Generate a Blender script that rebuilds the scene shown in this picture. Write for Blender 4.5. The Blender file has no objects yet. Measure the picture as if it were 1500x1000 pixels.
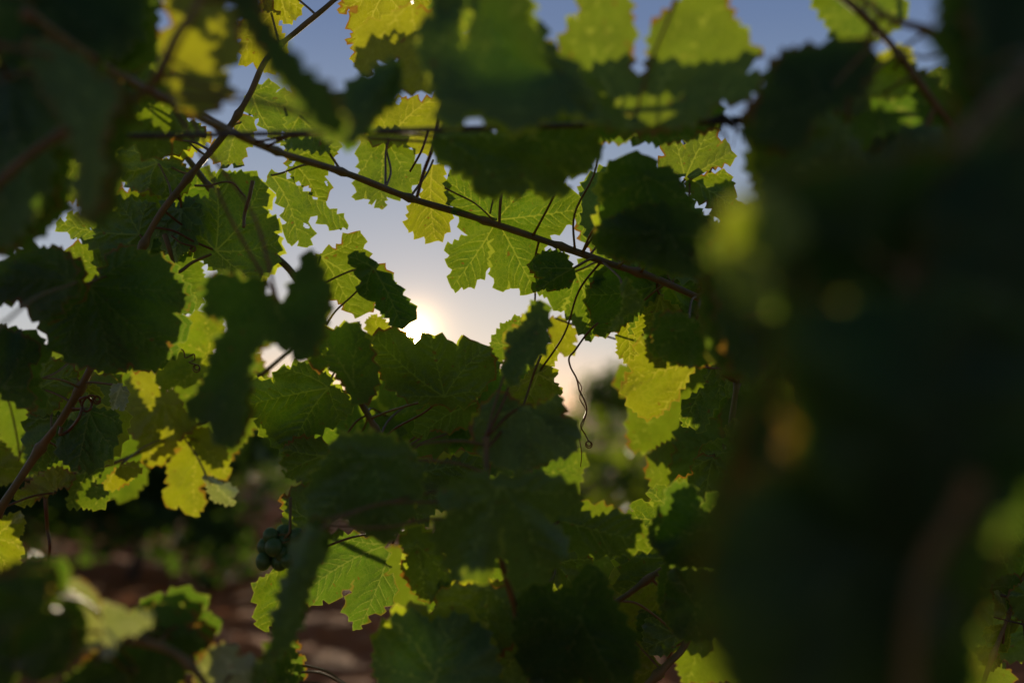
import bpy, math, random, time
import numpy as np
from mathutils import Vector, Matrix
from mathutils.geometry import delaunay_2d_cdt
T0 = time.time()
random.seed(7)
sc = bpy.context.scene
col = sc.collection

# ------------------------------------------------------------------ camera
FPX = 1458.0                     # focal length in units of the 1500 px wide picture
HORIZON = 600.0                  # picture row of the horizon
CAM = Vector((0, 0, 1.15))
PITCH = math.atan((HORIZON - 500) / FPX)
FOCUS = 0.93
cam = bpy.data.cameras.new('camera')
cam.lens = 35.0; cam.sensor_width = 36.0
cam.clip_start = 0.01; cam.clip_end = 20000
cam.dof.use_dof = True; cam.dof.focus_distance = FOCUS; cam.dof.aperture_fstop = 2.0
cam.dof.aperture_blades = 9
co = bpy.data.objects.new('camera', cam); col.objects.link(co)
co.location = CAM; co.rotation_euler = (math.pi / 2 + PITCH, 0, 0)
sc.camera = co
cp, sp_ = math.cos(PITCH), math.sin(PITCH)

def P(px, py, d):
    """point at depth d along the lens axis seen at (px, py) of the 1500x1000 picture"""
    x = (px - 750) / FPX * d; u = (500 - py) / FPX * d
    return Vector((x, d * cp - u * sp_, CAM.z + d * sp_ + u * cp))

# ------------------------------------------------------------------ sun and sky
SUNDIR = (P(605, 486, 1) - CAM).normalized()
sun_el = math.asin(SUNDIR.z); sun_az = math.atan2(SUNDIR.x, SUNDIR.y)
sl = bpy.data.lights.new('sun', 'SUN'); sl.energy = 3.0; sl.angle = math.radians(0.5)
sl.color = (1.0, 0.84, 0.58)
so = bpy.data.objects.new('sun', sl); col.objects.link(so)
so.rotation_euler = (-SUNDIR).to_track_quat('-Z', 'Y').to_euler()

w = bpy.data.worlds.new('World'); sc.world = w; w.use_nodes = True
nt = w.node_tree; nt.nodes.clear()
out = nt.nodes.new('ShaderNodeOutputWorld'); bg = nt.nodes.new('ShaderNodeBackground')
sky = nt.nodes.new('ShaderNodeTexSky'); sky.sky_type = 'NISHITA'; sky.sun_disc = False
sky.sun_elevation = sun_el; sky.sun_rotation = sun_az
sky.altitude = 200; sky.air_density = 1.0; sky.dust_density = 0.6; sky.ozone_density = 2.0
bg.inputs['Strength'].default_value = 0.015
nt.links.new(sky.outputs[0], bg.inputs['Color'])
# the sun's own disc and the bright air round it, by direction
geo = nt.nodes.new('ShaderNodeNewGeometry')
dot = nt.nodes.new('ShaderNodeVectorMath'); dot.operation = 'DOT_PRODUCT'
dot.inputs[1].default_value = (-SUNDIR.x, -SUNDIR.y, -SUNDIR.z)
nt.links.new(geo.outputs['Incoming'], dot.inputs[0])
ac = nt.nodes.new('ShaderNodeMath'); ac.operation = 'ARCCOSINE'; nt.links.new(dot.outputs['Value'], ac.inputs[0])
mr = nt.nodes.new('ShaderNodeMapRange'); mr.inputs['From Min'].default_value = 0.0046; mr.inputs['From Max'].default_value = 0.0060
mr.inputs['To Min'].default_value = 1; mr.inputs['To Max'].default_value = 0
nt.links.new(ac.outputs[0], mr.inputs['Value'])
def wmath(op, a, b=None):
    m = nt.nodes.new('ShaderNodeMath'); m.operation = op
    for i, v in enumerate((a, b)):
        if v is None: continue
        if isinstance(v, (int, float)): m.inputs[i].default_value = v
        else: nt.links.new(v, m.inputs[i])
    return m.outputs[0]
halo = wmath('MULTIPLY', wmath('EXPONENT', wmath('MULTIPLY', ac.outputs[0], -1 / 0.032)), 0.26)
bs = nt.nodes.new('ShaderNodeBackground'); bs.inputs['Color'].default_value = (1, 0.60, 0.24, 1)
nt.links.new(wmath('ADD', wmath('MULTIPLY', mr.outputs[0], 200.0), wmath('MULTIPLY', wmath('EXPONENT', wmath('MULTIPLY', ac.outputs[0], -1 / 0.009)), 9.0)), bs.inputs['Strength'])
bh = nt.nodes.new('ShaderNodeBackground'); bh.inputs['Color'].default_value = (1, 0.66, 0.38, 1)
nt.links.new(halo, bh.inputs['Strength'])
a1 = nt.nodes.new('ShaderNodeAddShader'); a2 = nt.nodes.new('ShaderNodeAddShader')
nt.links.new(bg.outputs[0], a1.inputs[0]); nt.links.new(bs.outputs[0], a1.inputs[1])
nt.links.new(a1.outputs[0], a2.inputs[0]); nt.links.new(bh.outputs[0], a2.inputs[1])
# clear evening air: colour by height above the horizon
sx = nt.nodes.new('ShaderNodeSeparateXYZ'); nt.links.new(geo.outputs['Incoming'], sx.inputs[0])
cr = nt.nodes.new('ShaderNodeValToRGB'); nt.links.new(wmath('MULTIPLY', sx.outputs['Z'], -1.0), cr.inputs[0])
el = cr.color_ramp.elements
stops = [(0.0, (.62, .45, .37)), (.025, (.62, .53, .48)), (.065, (.43, .45, .49)), (.135, (.33, .365, .445)), (.265, (.19, .25, .37)), (.37, (.115, .17, .31)), (1.0, (.04, .075, .17))]
el[0].position = 0; el[0].color = (*stops[0][1], 1); el[1].position = 1; el[1].color = (*stops[-1][1], 1)
for p_, c_ in stops[1:-1]:
    e = el.new(p_); e.color = (*c_, 1)
bgr = nt.nodes.new('ShaderNodeBackground'); nt.links.new(cr.outputs[0], bgr.inputs['Color']); 
# the sky away from the sun is dimmer
mrr = nt.nodes.new('ShaderNodeMapRange'); mrr.inputs['From Min'].default_value = -0.4; mrr.inputs['From Max'].default_value = 0.85
mrr.inputs['To Min'].default_value = 0.36; mrr.inputs['To Max'].default_value = 0.92
nt.links.new(dot.outputs['Value'], mrr.inputs['Value']); nt.links.new(mrr.outputs[0], bgr.inputs['Strength'])
a3 = nt.nodes.new('ShaderNodeAddShader'); nt.links.new(a2.outputs[0], a3.inputs[0]); nt.links.new(bgr.outputs[0], a3.inputs[1])
nt.links.new(a3.outputs[0], out.inputs['Surface'])
sc.view_settings.view_transform = 'Standard'; sc.view_settings.look = 'None'
sc.view_settings.exposure = 0.15; sc.view_settings.gamma = 1.0
sc.cycles.max_bounces = 8; sc.cycles.transmission_bounces = 6; sc.cycles.diffuse_bounces = 4
sc.cycles.glossy_bounces = 2

# ------------------------------------------------------------------ materials
class N:
    def __init__(s, name):
        s.m = bpy.data.materials.new(name); s.m.use_nodes = True
        s.t = s.m.node_tree; s.t.nodes.clear()
        s.o = s.t.nodes.new('ShaderNodeOutputMaterial')
    def n(s, typ, **kw):
        x = s.t.nodes.new('ShaderNode' + typ)
        for k, v in kw.items(): setattr(x, k, v)
        return x
    def l(s, a, b): s.t.links.new(a, b)
    def math(s, op, a, b=None, clamp=False):
        m = s.n('Math', operation=op); m.use_clamp = clamp
        for i, v in enumerate((a, b)):
            if v is None: continue
            if isinstance(v, (int, float)): m.inputs[i].default_value = v
            else: s.l(v, m.inputs[i])
        return m.outputs[0]
    def rng(s, v, a, b, c, d, smooth=True):
        m = s.n('MapRange'); m.interpolation_type = 'SMOOTHSTEP' if smooth else 'LINEAR'
        for k, x in zip(('From Min', 'From Max', 'To Min', 'To Max'), (a, b, c, d)): m.inputs[k].default_value = x
        s.l(v, m.inputs['Value']); return m.outputs[0]
    def mix(s, f, a, b, mode='MIX'):
        m = s.n('Mix', data_type='RGBA', blend_type=mode)
        for i, v in ((0, f), (6, a), (7, b)):
            if isinstance(v, (int, float)): m.inputs[i].default_value = v
            elif isinstance(v, tuple): m.inputs[i].default_value = (*v, 1)
            else: s.l(v, m.inputs[i])
        return m.outputs[2]

def leaf_material(name, refl, trans, vein_t, gloss=0.42, hair=0.0):
    k = N(name)
    uv = k.n('UVMap').outputs[0]
    at = k.n('Attribute', attribute_name='vein').outputs['Fac']
    v1 = k.rng(at, 0.00000, 0.00055, 1, 0)
    vo = k.n('TexVoronoi', feature='DISTANCE_TO_EDGE'); vo.inputs['Scale'].default_value = 190; vo.inputs['Randomness'].default_value = 0.9
    k.l(uv, vo.inputs['Vector'])
    v2 = k.rng(vo.outputs['Distance'], 0.0, 0.11, 1, 0)
    vo2 = k.n('TexVoronoi', feature='DISTANCE_TO_EDGE'); vo2.inputs['Scale'].default_value = 620
    k.l(uv, vo2.inputs['Vector'])
    v3 = k.rng(vo2.outputs['Distance'], 0.0, 0.2, 1, 0)
    oi = k.n('ObjectInfo')
    cb = k.n('CombineXYZ'); k.l(oi.outputs['Random'], cb.inputs[0]); k.l(oi.outputs['Random'], cb.inputs[1])
    ad = k.n('VectorMath', operation='ADD'); k.l(uv, ad.inputs[0]); k.l(cb.outputs[0], ad.inputs[1])
    no = k.n('TexNoise'); no.inputs['Scale'].default_value = 38; no.inputs['Detail'].default_value = 4; k.l(ad.outputs[0], no.inputs['Vector'])
    patch = k.rng(no.outputs['Fac'], 0.3, 0.7, 0, 1)
    no2 = k.n('TexNoise'); no2.inputs['Scale'].default_value = 140; no2.inputs['Detail'].default_value = 3; k.l(ad.outputs[0], no2.inputs['Vector'])
    spot = k.rng(no2.outputs['Fac'], 0.66, 0.72, 0, 1)
    mask = k.math('MAXIMUM', k.math('MULTIPLY', v1, 0.75), k.math('MAXIMUM', k.math('MULTIPLY', v2, 0.27), k.math('MULTIPLY', v3, 0.17)))
    tA = tuple(c * 0.80 for c in trans); tB = tuple(c * 1.12 for c in trans)
    tc = k.mix(patch, tA, tB)
    rr = k.mix(oi.outputs['Random'], (0.62, 0.84, 0.8), (1.28, 1.08, 1.0))
    tc = k.mix(1.0, tc, rr, 'MULTIPLY')
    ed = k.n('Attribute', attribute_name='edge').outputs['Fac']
    lit_rim = k.rng(ed, 0.0, 0.0011, 0.6, 0)  # glow of backlit leaf teeth, painted into the edge colour
    dry = k.math('MULTIPLY', k.rng(k.math('ADD', ed, k.math('MULTIPLY', no.outputs['Fac'], 0.012)), 0.0055, 0.0075, 1, 0), k.rng(oi.outputs['Random'], 0.45, 0.6, 0, 0.8))
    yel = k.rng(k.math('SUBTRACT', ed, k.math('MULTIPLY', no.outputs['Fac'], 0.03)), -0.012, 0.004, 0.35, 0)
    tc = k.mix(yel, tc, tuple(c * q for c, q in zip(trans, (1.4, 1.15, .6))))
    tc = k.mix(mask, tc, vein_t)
    tc = k.mix(lit_rim, tc, tuple(c * 1.3 for c in vein_t))
    tc = k.mix(dry, tc, (0.20, 0.065, 0.008))
    tc = k.mix(k.math('MULTIPLY', spot, 0.65), tc, (0.16, 0.05, 0.008))
    rc = k.mix(patch, tuple(c * 0.8 for c in refl), tuple(c * 1.15 for c in refl))
    rc = k.mix(k.math('MULTIPLY', mask, 0.6), rc, tuple(min(1, c * 2.2 + 0.02) for c in refl))
    rc = k.mix(k.math('MULTIPLY', spot, 0.6), rc, (0.09, 0.045, 0.02))
    rc = k.mix(dry, rc, (0.10, 0.05, 0.02))
    bm_ = k.n('Bump'); bm_.inputs['Distance'].default_value = 0.0006; bm_.inputs['Strength'].default_value = 0.5
    k.l(k.math('ADD', k.math('MULTIPLY', mask, -1), k.math('MULTIPLY', no2.outputs['Fac'], 0.5)), bm_.inputs['Height'])
    pr = k.n('BsdfPrincipled'); k.l(rc, pr.inputs['Base Color']); pr.inputs['Roughness'].default_value = gloss
    pr.inputs['Specular IOR Level'].default_value = 0.16 if name.startswith('old') else 0.34
    if hair: pr.inputs['Sheen Weight'].default_value = hair
    k.l(bm_.outputs[0], pr.inputs['Normal'])
    tr = k.n('BsdfTranslucent'); k.l(tc, tr.inputs['Color']); k.l(bm_.outputs[0], tr.inputs['Normal'])
    ad2 = k.n('AddShader'); k.l(pr.outputs[0], ad2.inputs[0]); k.l(tr.outputs[0], ad2.inputs[1])
    k.l(ad2.outputs[0], k.o.inputs[0])
    return k.m

M = {}
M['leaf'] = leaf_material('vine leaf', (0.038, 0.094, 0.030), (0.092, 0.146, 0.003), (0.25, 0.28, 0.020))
M['young'] = leaf_material('young vine leaf', (0.028, 0.050, 0.012), (0.190, 0.228, 0.003), (0.38, 0.36, 0.030))  # yellow-green of young leaves, brightened for leaves meant to look sunlit
M['old'] = leaf_material('old vine leaf', (0.013, 0.036, 0.013), (0.075, 0.150, 0.008), (0.20, 0.24, 0.03))  # mature green, darkened further so that shade sits in the colour
M['tender'] = leaf_material('tender vine leaf', (0.035, 0.080, 0.016), (0.300, 0.370, 0.010), (0.42, 0.42, 0.05))  # transmission raised to lift shaded leaves and a near sun patch
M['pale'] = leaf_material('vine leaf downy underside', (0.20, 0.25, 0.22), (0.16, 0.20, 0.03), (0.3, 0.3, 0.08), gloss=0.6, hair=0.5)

def bark_material(name, ca, cb_, rough=0.6, scale=60, trans=None):
    k = N(name)
    tc = k.n('TexCoord').outputs['Object']
    mp = k.n('Mapping'); mp.inputs['Scale'].default_value = (1, 1, 0.35); k.l(tc, mp.inputs[0])
    no = k.n('TexNoise'); no.inputs['Scale'].default_value = scale; no.inputs['Detail'].default_value = 5
    k.l(mp.outputs[0], no.inputs['Vector'])
    f = k.rng(no.outputs['Fac'], 0.3, 0.7, 0, 1)
    pr = k.n('BsdfPrincipled'); k.l(k.mix(f, ca, cb_), pr.inputs['Base Color']); pr.inputs['Roughness'].default_value = rough
    b = k.n('Bump'); b.inputs['Distance'].default_value = 0.0008; b.inputs['Strength'].default_value = 0.6
    k.l(no.outputs['Fac'], b.inputs['Height']); k.l(b.outputs[0], pr.inputs['Normal'])
    if trans:
        tr = k.n('BsdfTranslucent'); tr.inputs[0].default_value = (*trans, 1)
        a = k.n('AddShader'); k.l(pr.outputs[0], a.inputs[0]); k.l(tr.outputs[0], a.inputs[1]); k.l(a.outputs[0], k.o.inputs[0])
    else: k.l(pr.outputs[0], k.o.inputs[0])
    return k.m
M['cane'] = bark_material('green brown cane', (0.15, 0.115, 0.035), (0.24, 0.15, 0.055), 0.5, 90)
M['red'] = bark_material('reddish petiole', (0.13, 0.045, 0.02), (0.16, 0.10, 0.025), 0.45, 120, (0.10, 0.03, 0.006))
M['wood'] = bark_material('old vine bark', (0.05, 0.035, 0.025), (0.12, 0.09, 0.065), 0.9, 40)
M['wire'] = bark_material('weathered steel wire', (0.09, 0.085, 0.08), (0.16, 0.14, 0.12), 0.5, 300)
def grape_material():
    k = N('unripe grape')
    no = k.n('TexNoise'); no.inputs['Scale'].default_value = 220
    f = k.rng(no.outputs['Fac'], 0.35, 0.7, 0, 1)
    pr = k.n('BsdfPrincipled'); k.l(k.mix(f, (0.055, 0.130, 0.030), (0.105, 0.19, 0.055)), pr.inputs['Base Color'])
    pr.inputs['Roughness'].default_value = 0.4; pr.inputs['Subsurface Weight'].default_value = 0.25
    pr.inputs['Subsurface Radius'].default_value = (0.004, 0.006, 0.002); pr.inputs['Subsurface Scale'].default_value = 0.5
    k.l(pr.outputs[0], k.o.inputs[0]); return k.m
M['grape'] = grape_material()
def soil_material():
    k = N('red soil')
    tc = k.n('TexCoord').outputs['Object']
    n1 = k.n('TexNoise'); n1.inputs['Scale'].default_value = 1.2; n1.inputs['Detail'].default_value = 8; n1.inputs['Roughness'].default_value = 0.7; k.l(tc, n1.inputs['Vector'])
    n2 = k.n('TexNoise'); n2.inputs['Scale'].default_value = 14; n2.inputs['Detail'].default_value = 6; k.l(tc, n2.inputs['Vector'])
    c = k.mix(k.rng(n1.outputs['Fac'], 0.35, 0.65, 0, 1), (0.36, 0.088, 0.014), (0.52, 0.150, 0.030))
    c = k.mix(k.rng(n2.outputs['Fac'], 0.4, 0.75, 0, 0.6), c, (0.50, 0.20, 0.09))
    pr = k.n('BsdfPrincipled'); k.l(c, pr.inputs['Base Color']); pr.inputs['Roughness'].default_value = 0.85; pr.inputs['Specular IOR Level'].default_value = 0.15
    b = k.n('Bump'); b.inputs['Distance'].default_value = 0.05; b.inputs['Strength'].default_value = 0.9
    k.l(k.math('ADD', n2.outputs['Fac'], n1.outputs['Fac']), b.inputs['Height']); k.l(b.outputs[0], pr.inputs['Normal'])
    k.l(pr.outputs[0], k.o.inputs[0]); return k.m
M['soil'] = soil_material()

# ------------------------------------------------------------------ object helpers
def link(name, me, parent=None, loc=None):
    o = bpy.data.objects.new(name, me); col.objects.link(o)
    if parent is not None: o.parent = parent
    if loc is not None: o.location = loc
    return o
def thing(name, label, cat, loc, group=None):
    o = link(name, None, None, loc); o.empty_display_size = 0.05
    o['label'] = label; o['category'] = cat
    if group: o['group'] = group
    return o
def mesh(name, vs, fs, mat, smooth=True):
    me = bpy.data.meshes.new(name); me.from_pydata([tuple(v) for v in vs], [], fs)
    me.materials.append(mat)
    if smooth: me.polygons.foreach_set('use_smooth', [True] * len(me.polygons))
    return me
def catmull(pts, n):
    pts = [np.array(p, float) for p in pts]
    P_ = [2 * pts[0] - pts[1]] + pts + [2 * pts[-1] - pts[-2]]
    res = []
    for i in range(1, len(P_) - 2):
        a, b, c, d = P_[i - 1:i + 3]
        for k in range(n):
            t = k / n
            res.append(0.5 * (2 * b + (c - a) * t + (2 * a - 5 * b + 4 * c - d) * t * t + (3 * b - a - 3 * c + d) * t ** 3))
    res.append(P_[-2]); return res
def tube_geo(path, rads, ns=8):
    vs, fs = [], []
    path = [Vector(p) for p in path]
    up = Vector((0.13, 0.9, 0.31)).normalized(); n = len(path)
    for i, p in enumerate(path):
        t = (path[min(i + 1, n - 1)] - path[max(i - 1, 0)])
        t = t.normalized() if t.length > 1e-9 else Vector((0, 0, 1))
        u = up - t * up.dot(t)
        if u.length < 1e-3: u = t.orthogonal()
        u.normalize(); up = u; v = t.cross(u)
        for k in range(ns):
            a = 2 * math.pi * k / ns
            vs.append(p + (u * math.cos(a) + v * math.sin(a)) * rads[i])
    for i in range(n - 1):
        for k in range(ns):
            a, b = i * ns + k, i * ns + (k + 1) % ns
            fs.append((a, b, b + ns, a + ns))
    fs.append(tuple(range(ns))[::-1]); fs.append(tuple(range((n - 1) * ns, n * ns)))
    return vs, fs
def tube(name, path, rads, mat, parent=None, ns=8, origin=None):
    o0 = Vector(path[0]) if origin is None else Vector(origin)
    vs, fs = tube_geo([Vector(p) - o0 for p in path], rads, ns)
    me = mesh(name, vs, fs, mat)
    
    return link(name, me, parent, o0 - world_of(parent))
def world_of(o):
    v = Vector((0, 0, 0))
    while o is not None: v = v + Vector(o.location); o = o.parent
    return v

# ------------------------------------------------------------------ leaf builder
def inside(px, py, poly):
    r = np.zeros(len(px), bool); n = len(poly); j = n - 1
    for i in range(n):
        xi, yi = poly[i]; xj, yj = poly[j]
        if yi != yj:
            c = ((yi > py) != (yj > py)) & (px < (xj - xi) * (py - yi) / (yj - yi) + xi)
            r ^= c
        j = i
    return r
def seg_dist(X, a, b):
    ab = b - a; L = (ab ** 2).sum() + 1e-12
    t = np.clip(((X - a) @ ab) / L, 0, 1)
    return np.sqrt(((X - a - t[:, None] * ab) ** 2).sum(1)), t
def serrate(poly, rnd, tooth, amp):
    A = 0.5 * sum(poly[i][0] * poly[(i + 1) % len(poly)][1] - poly[(i + 1) % len(poly)][0] * poly[i][1] for i in range(len(poly)))
    sg = 1 if A > 0 else -1
    outp = []
    n = len(poly)
    for i in range(n):
        a = np.array(poly[i]); b = np.array(poly[(i + 1) % n]); d = b - a; L = np.hypot(*d)
        outp.append(a)
        if L < tooth * 0.9: continue
        nrm = np.array([d[1], -d[0]]) / L * sg
        ts = [0.0]
        while ts[-1] < 1:
            ts.append(ts[-1] + tooth * rnd.uniform(0.5, 1.6) / L)
        if len(ts) > 2 and ts[-1] - 1 > 0.5 * tooth / L: ts.pop()
        ts = [t_ / ts[-1] for t_ in ts]; k = len(ts) - 1
        bul = min(L * 0.05, tooth * .5) if L > 2.5 * tooth else 0
        for q in range(k):
            t0, t1 = ts[q], ts[q + 1]
            f = rnd.uniform(0.5, 0.8); w_ = (t1 - t0) * L / tooth
            tm = t0 + (t1 - t0) * f
            h = amp * rnd.uniform(0.7, 1.15) * min(1.25, w_)
            bb = lambda t_: bul * 4 * t_ * (1 - t_)
            ta = t0 + (t1 - t0) * f * .5
            outp.append(a + d * ta + nrm * (h * .56 + bb(ta)))
            outp.append(a + d * tm + nrm * (h + bb(tm)))
            tv = tm + (t1 - tm) * 0.45
            outp.append(a + d * tv + nrm * (h * 0.30 + bb(tv)))
            if q < k - 1: outp.append(a + d * t1 + nrm * (bb(t1) - amp * 0.1))
    return outp

STAT = {'leaves': 0, 'verts': 0}
def make_leaf(J, pts, d, tilt=(0, 0), curl=0.0, wave=0.004, seed=0, mat='leaf', h=None, amp=1.0, fold=0.0):
    """J and pts in picture px, d depth of J; returns mesh local to J and J's world point"""
    rnd = random.Random(seed)
    s = d / FPX
    J = np.array(J, float)
    loc = [((x - J[0]) * s, -(y - J[1]) * s) for x, y in pts]
    L0 = np.array(loc); R = np.sqrt((L0 ** 2).sum(1)).max()
    defoc = abs(d - FOCUS)
    if h is None: h = 0.0014 if defoc < 0.06 else 0.0019 if defoc < 0.13 else (0.0026 if defoc < 0.25 else 0.004)
    tooth = min(0.0098, max(.0045, R * .16)); am = tooth * .52 * max(amp, .85)
    outl = np.array(serrate(loc, rnd, tooth, am))
    # veins
    ang = np.arctan2(L0[:, 1], L0[:, 0]); rad = np.sqrt((L0 ** 2).sum(1)); n = len(L0)
    tips = []
    for i in np.argsort(-rad):
        if rad[i] < 0.38 * R: break
        if all(abs((ang[i] - ang[j] + math.pi) % (2 * math.pi) - math.pi) > 0.55 for j in tips): tips.append(i)
        if len(tips) >= 5: break
    tips.sort(key=lambda i: ang[i])
    segs = []
    for qi, i in enumerate(tips):
        tip = L0[i] * 0.97
        perp = np.array([-tip[1], tip[0]]) * rnd.uniform(-0.08, 0.08)
        c = lambda t: tip * t + perp * 4 * t * (1 - t)
        m = 8; pr = c(0)
        w0 = 0.00062 * (rad[i] / R) ** 0.5
        for k in range(m):
            nx = c((k + 1) / m); segs.append((pr, nx, w0 * (1 - 0.8 * k / m), w0 * (1 - 0.8 * (k + 1) / m))); pr = nx
        nb = []
        for sgn in (-1, 1):
            o = tips[(qi + sgn) % len(tips)] if len(tips) > 1 else i
            g = ((ang[o] - ang[i]) * sgn) % (2 * math.pi); nb.append(min(g if g > 0 else 2.5, 2.0))
        t = 0.17 + rnd.uniform(0, 0.03); sd = 1
        step = 0.0095 / max(rad[i], 0.02)
        while t < 0.95:
            base = c(t); dirm = tip / np.hypot(*tip)
            for sd in (-1, 1):
                g = nb[0] if sd < 0 else nb[1]
                ln = min(t * rad[i] * math.tan(min(g / 2, 1.1)) * 1.25, 0.55 * rad[i] * (1.1 - t * 0.75))
                if ln < 0.004: continue
                a = sd * rnd.uniform(0.75, 0.95)
                dv = np.array([dirm[0] * math.cos(a) - dirm[1] * math.sin(a), dirm[0] * math.sin(a) + dirm[1] * math.cos(a)])
                a2 = a * 0.6
                dv2 = np.array([dirm[0] * math.cos(a2) - dirm[1] * math.sin(a2), dirm[0] * math.sin(a2) + dirm[1] * math.cos(a2)])
                off = base + dirm * step * rad[i] * 0.25 * (sd + 1)
                p1 = off + dv * ln * 0.5; p2 = p1 + dv2 * ln * 0.5
                segs.append((off, p1, 0.00036, 0.0002)); segs.append((p1, p2, 0.0002, 0.00005))
            t += step * rnd.uniform(0.85, 1.2)
    lo, hi = outl.min(0), outl.max(0)
    nx_ = int((hi[0] - lo[0]) / h) + 2; ny_ = int((hi[1] - lo[1]) / (h * 0.87)) + 2
    gx, gy = np.meshgrid(np.arange(nx_), np.arange(ny_))
    X = np.stack([lo[0] + (gx + 0.5 * (gy % 2)).ravel() * h, lo[1] + gy.ravel() * h * 0.87], 1)
    X = X + (np.random.RandomState(seed).rand(*X.shape) - 0.5) * h * 0.3
    X = X[inside(X[:, 0], X[:, 1], outl)]
    dm = np.full(len(X), 9.0)
    for i in range(len(outl)):
        a, b = outl[i], outl[(i + 1) % len(outl)]
        dd, _ = seg_dist(X, a, b); dm = np.minimum(dm, dd)
    X = X[dm > h * 0.45]
    allp = [Vector((float(p[0]), float(p[1]))) for p in outl] + [Vector((float(p[0]), float(p[1]))) for p in X]
    no_ = len(outl)
    r = delaunay_2d_cdt(allp, [(i, (i + 1) % no_) for i in range(no_)], [], 1, 1e-7)
    V = np.array([(p.x, p.y) for p in r[0]]); F = [tuple(f) for f in r[2]]
    dv = np.full(len(V), 0.02)
    for a, b, wa, wb in segs:
        dd, t = seg_dist(V, np.asarray(a, float), np.asarray(b, float))
        dv = np.minimum(dv, np.maximum(dd - (wa + (wb - wa) * t), -0.0002))
    de = np.full(len(V), .05)
    oc = np.vstack([outl, outl[:1]])
    for i in range(len(outl)):
        dd, _ = seg_dist(V, oc[i], oc[i + 1]); de = np.minimum(de, dd)
    if h < .002 and rnd.random() < .35 and len(F) > 500:      # insect holes
        fc = V[np.array(F)].mean(1); keep = np.ones(len(F), bool)
        for _ in range(rnd.randint(1, 2)):
            c_ = V[rnd.randrange(len(V))]; r_ = rnd.uniform(.0012, .0034); a_ = rnd.uniform(0, 3.1); e_ = rnd.uniform(.5, 1)
            q_ = fc - c_; u_ = q_[:, 0] * math.cos(a_) + q_[:, 1] * math.sin(a_); w_ = -q_[:, 0] * math.sin(a_) + q_[:, 1] * math.cos(a_)
            ang_ = np.arctan2(w_, u_)
            keep &= (u_ / r_) ** 2 + (w_ / (r_ * e_)) ** 2 > 1 + .45 * np.sin(2 * ang_ + a_) + .3 * np.sin(5 * ang_)
        F = [f for f, k_ in zip(F, keep) if k_]
    rr = np.sqrt((V ** 2).sum(1)) / R; th = np.arctan2(V[:, 1], V[:, 0])
    ph = rnd.uniform(0, 6.28); nn = rnd.choice([5, 6, 7])
    z = tilt[0] * V[:, 0] + tilt[1] * V[:, 1]
    z = z + curl * rr ** 2 * R + wave * np.sin(nn * th + ph) * rr ** 2.2 + 0.4 * wave * np.sin(13 * th + 2 * ph) * rr ** 3
    if fold:
        md = L0[int(np.argmax(rad))]; md = md / np.hypot(*md)
        z = z + fold * np.abs(V[:, 0] * -md[1] + V[:, 1] * md[0])
    z = z - 0.0027 * np.exp(-np.maximum(dv, 0) / 0.0028)
    # exact unprojection so that outline and picture agree; depth d+z
    D = d + z
    px = J[0] + V[:, 0] / s; py = J[1] - V[:, 1] / s
    x = (px - 750) / FPX * D; u = (500 - py) / FPX * D
    W = np.stack([x, D * cp - u * sp_, CAM.z + D * sp_ + u * cp], 1)
    Jw = P(J[0], J[1], d)
    W = W - np.array(Jw)
    me = bpy.data.meshes.new('leaf'); me.from_pydata(W.tolist(), [], F)
    me.materials.append(M[mat])
    me.polygons.foreach_set('use_smooth', [True] * len(me.polygons))
    at = me.attributes.new('vein', 'FLOAT', 'POINT'); at.data.foreach_set('value', dv.astype(np.float32))
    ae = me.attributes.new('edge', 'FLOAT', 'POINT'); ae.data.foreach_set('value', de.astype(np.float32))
    uvl = me.uv_layers.new(name='uv'); li = np.empty(len(me.loops), np.int32); me.loops.foreach_get('vertex_index', li)
    uvl.data.foreach_set('uv', V[li].astype(np.float32).ravel())
    STAT['leaves'] += 1; STAT['verts'] += len(V)
    return me, Jw

def generic(J, tip, wr=1.0, lob=0.5, seed=0):
    """five lobed outline from petiole point J with the middle lobe ending at tip (picture px)"""
    rnd = random.Random(seed * 7 + 1)
    J = np.array(J, float); t = np.array(tip, float) - J; R = np.hypot(*t); a0 = math.atan2(t[1], t[0])
    s1 = 0.86 - 0.36 * lob; s2 = 0.72 - 0.30 * lob; s3 = 0.58 - 0.12 * lob
    prof = [(-168, 0.30), (-150, 0.50), (-124, 0.56), (-106, s3), (-84, 0.74), (-66, 0.72), (-58, s2 + 0.04), (-46, s2), (-40, s2 + .1), (-24, 0.0), (-9, 0.86), (0, 1.0)]
    left = [(-166, .28), (-148, .47), (-126, .55), (-100, s3 + .02), (-88, .66), (-70, .80), (-62, .82), (-50, .74), (-38, s1 - .02), (-24, s1 + .04), (-15, .84), (0, 1.0)]
    pts = []
    ang = [(a, r) for a, r in left] + [(-a, r) for a, r in left[:-1][::-1]]
    pts.append((0.0, 0.03))
    for a, r in ang:
        a = math.radians(a + rnd.uniform(-4, 4)); r = r * rnd.uniform(0.93, 1.07) * R
        pts.append((r * math.cos(a), r * math.sin(a) * wr))
    return [(J[0] + x * math.cos(a0) - y * math.sin(a0), J[1] + x * math.sin(a0) + y * math.cos(a0)) for x, y in pts]

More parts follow.
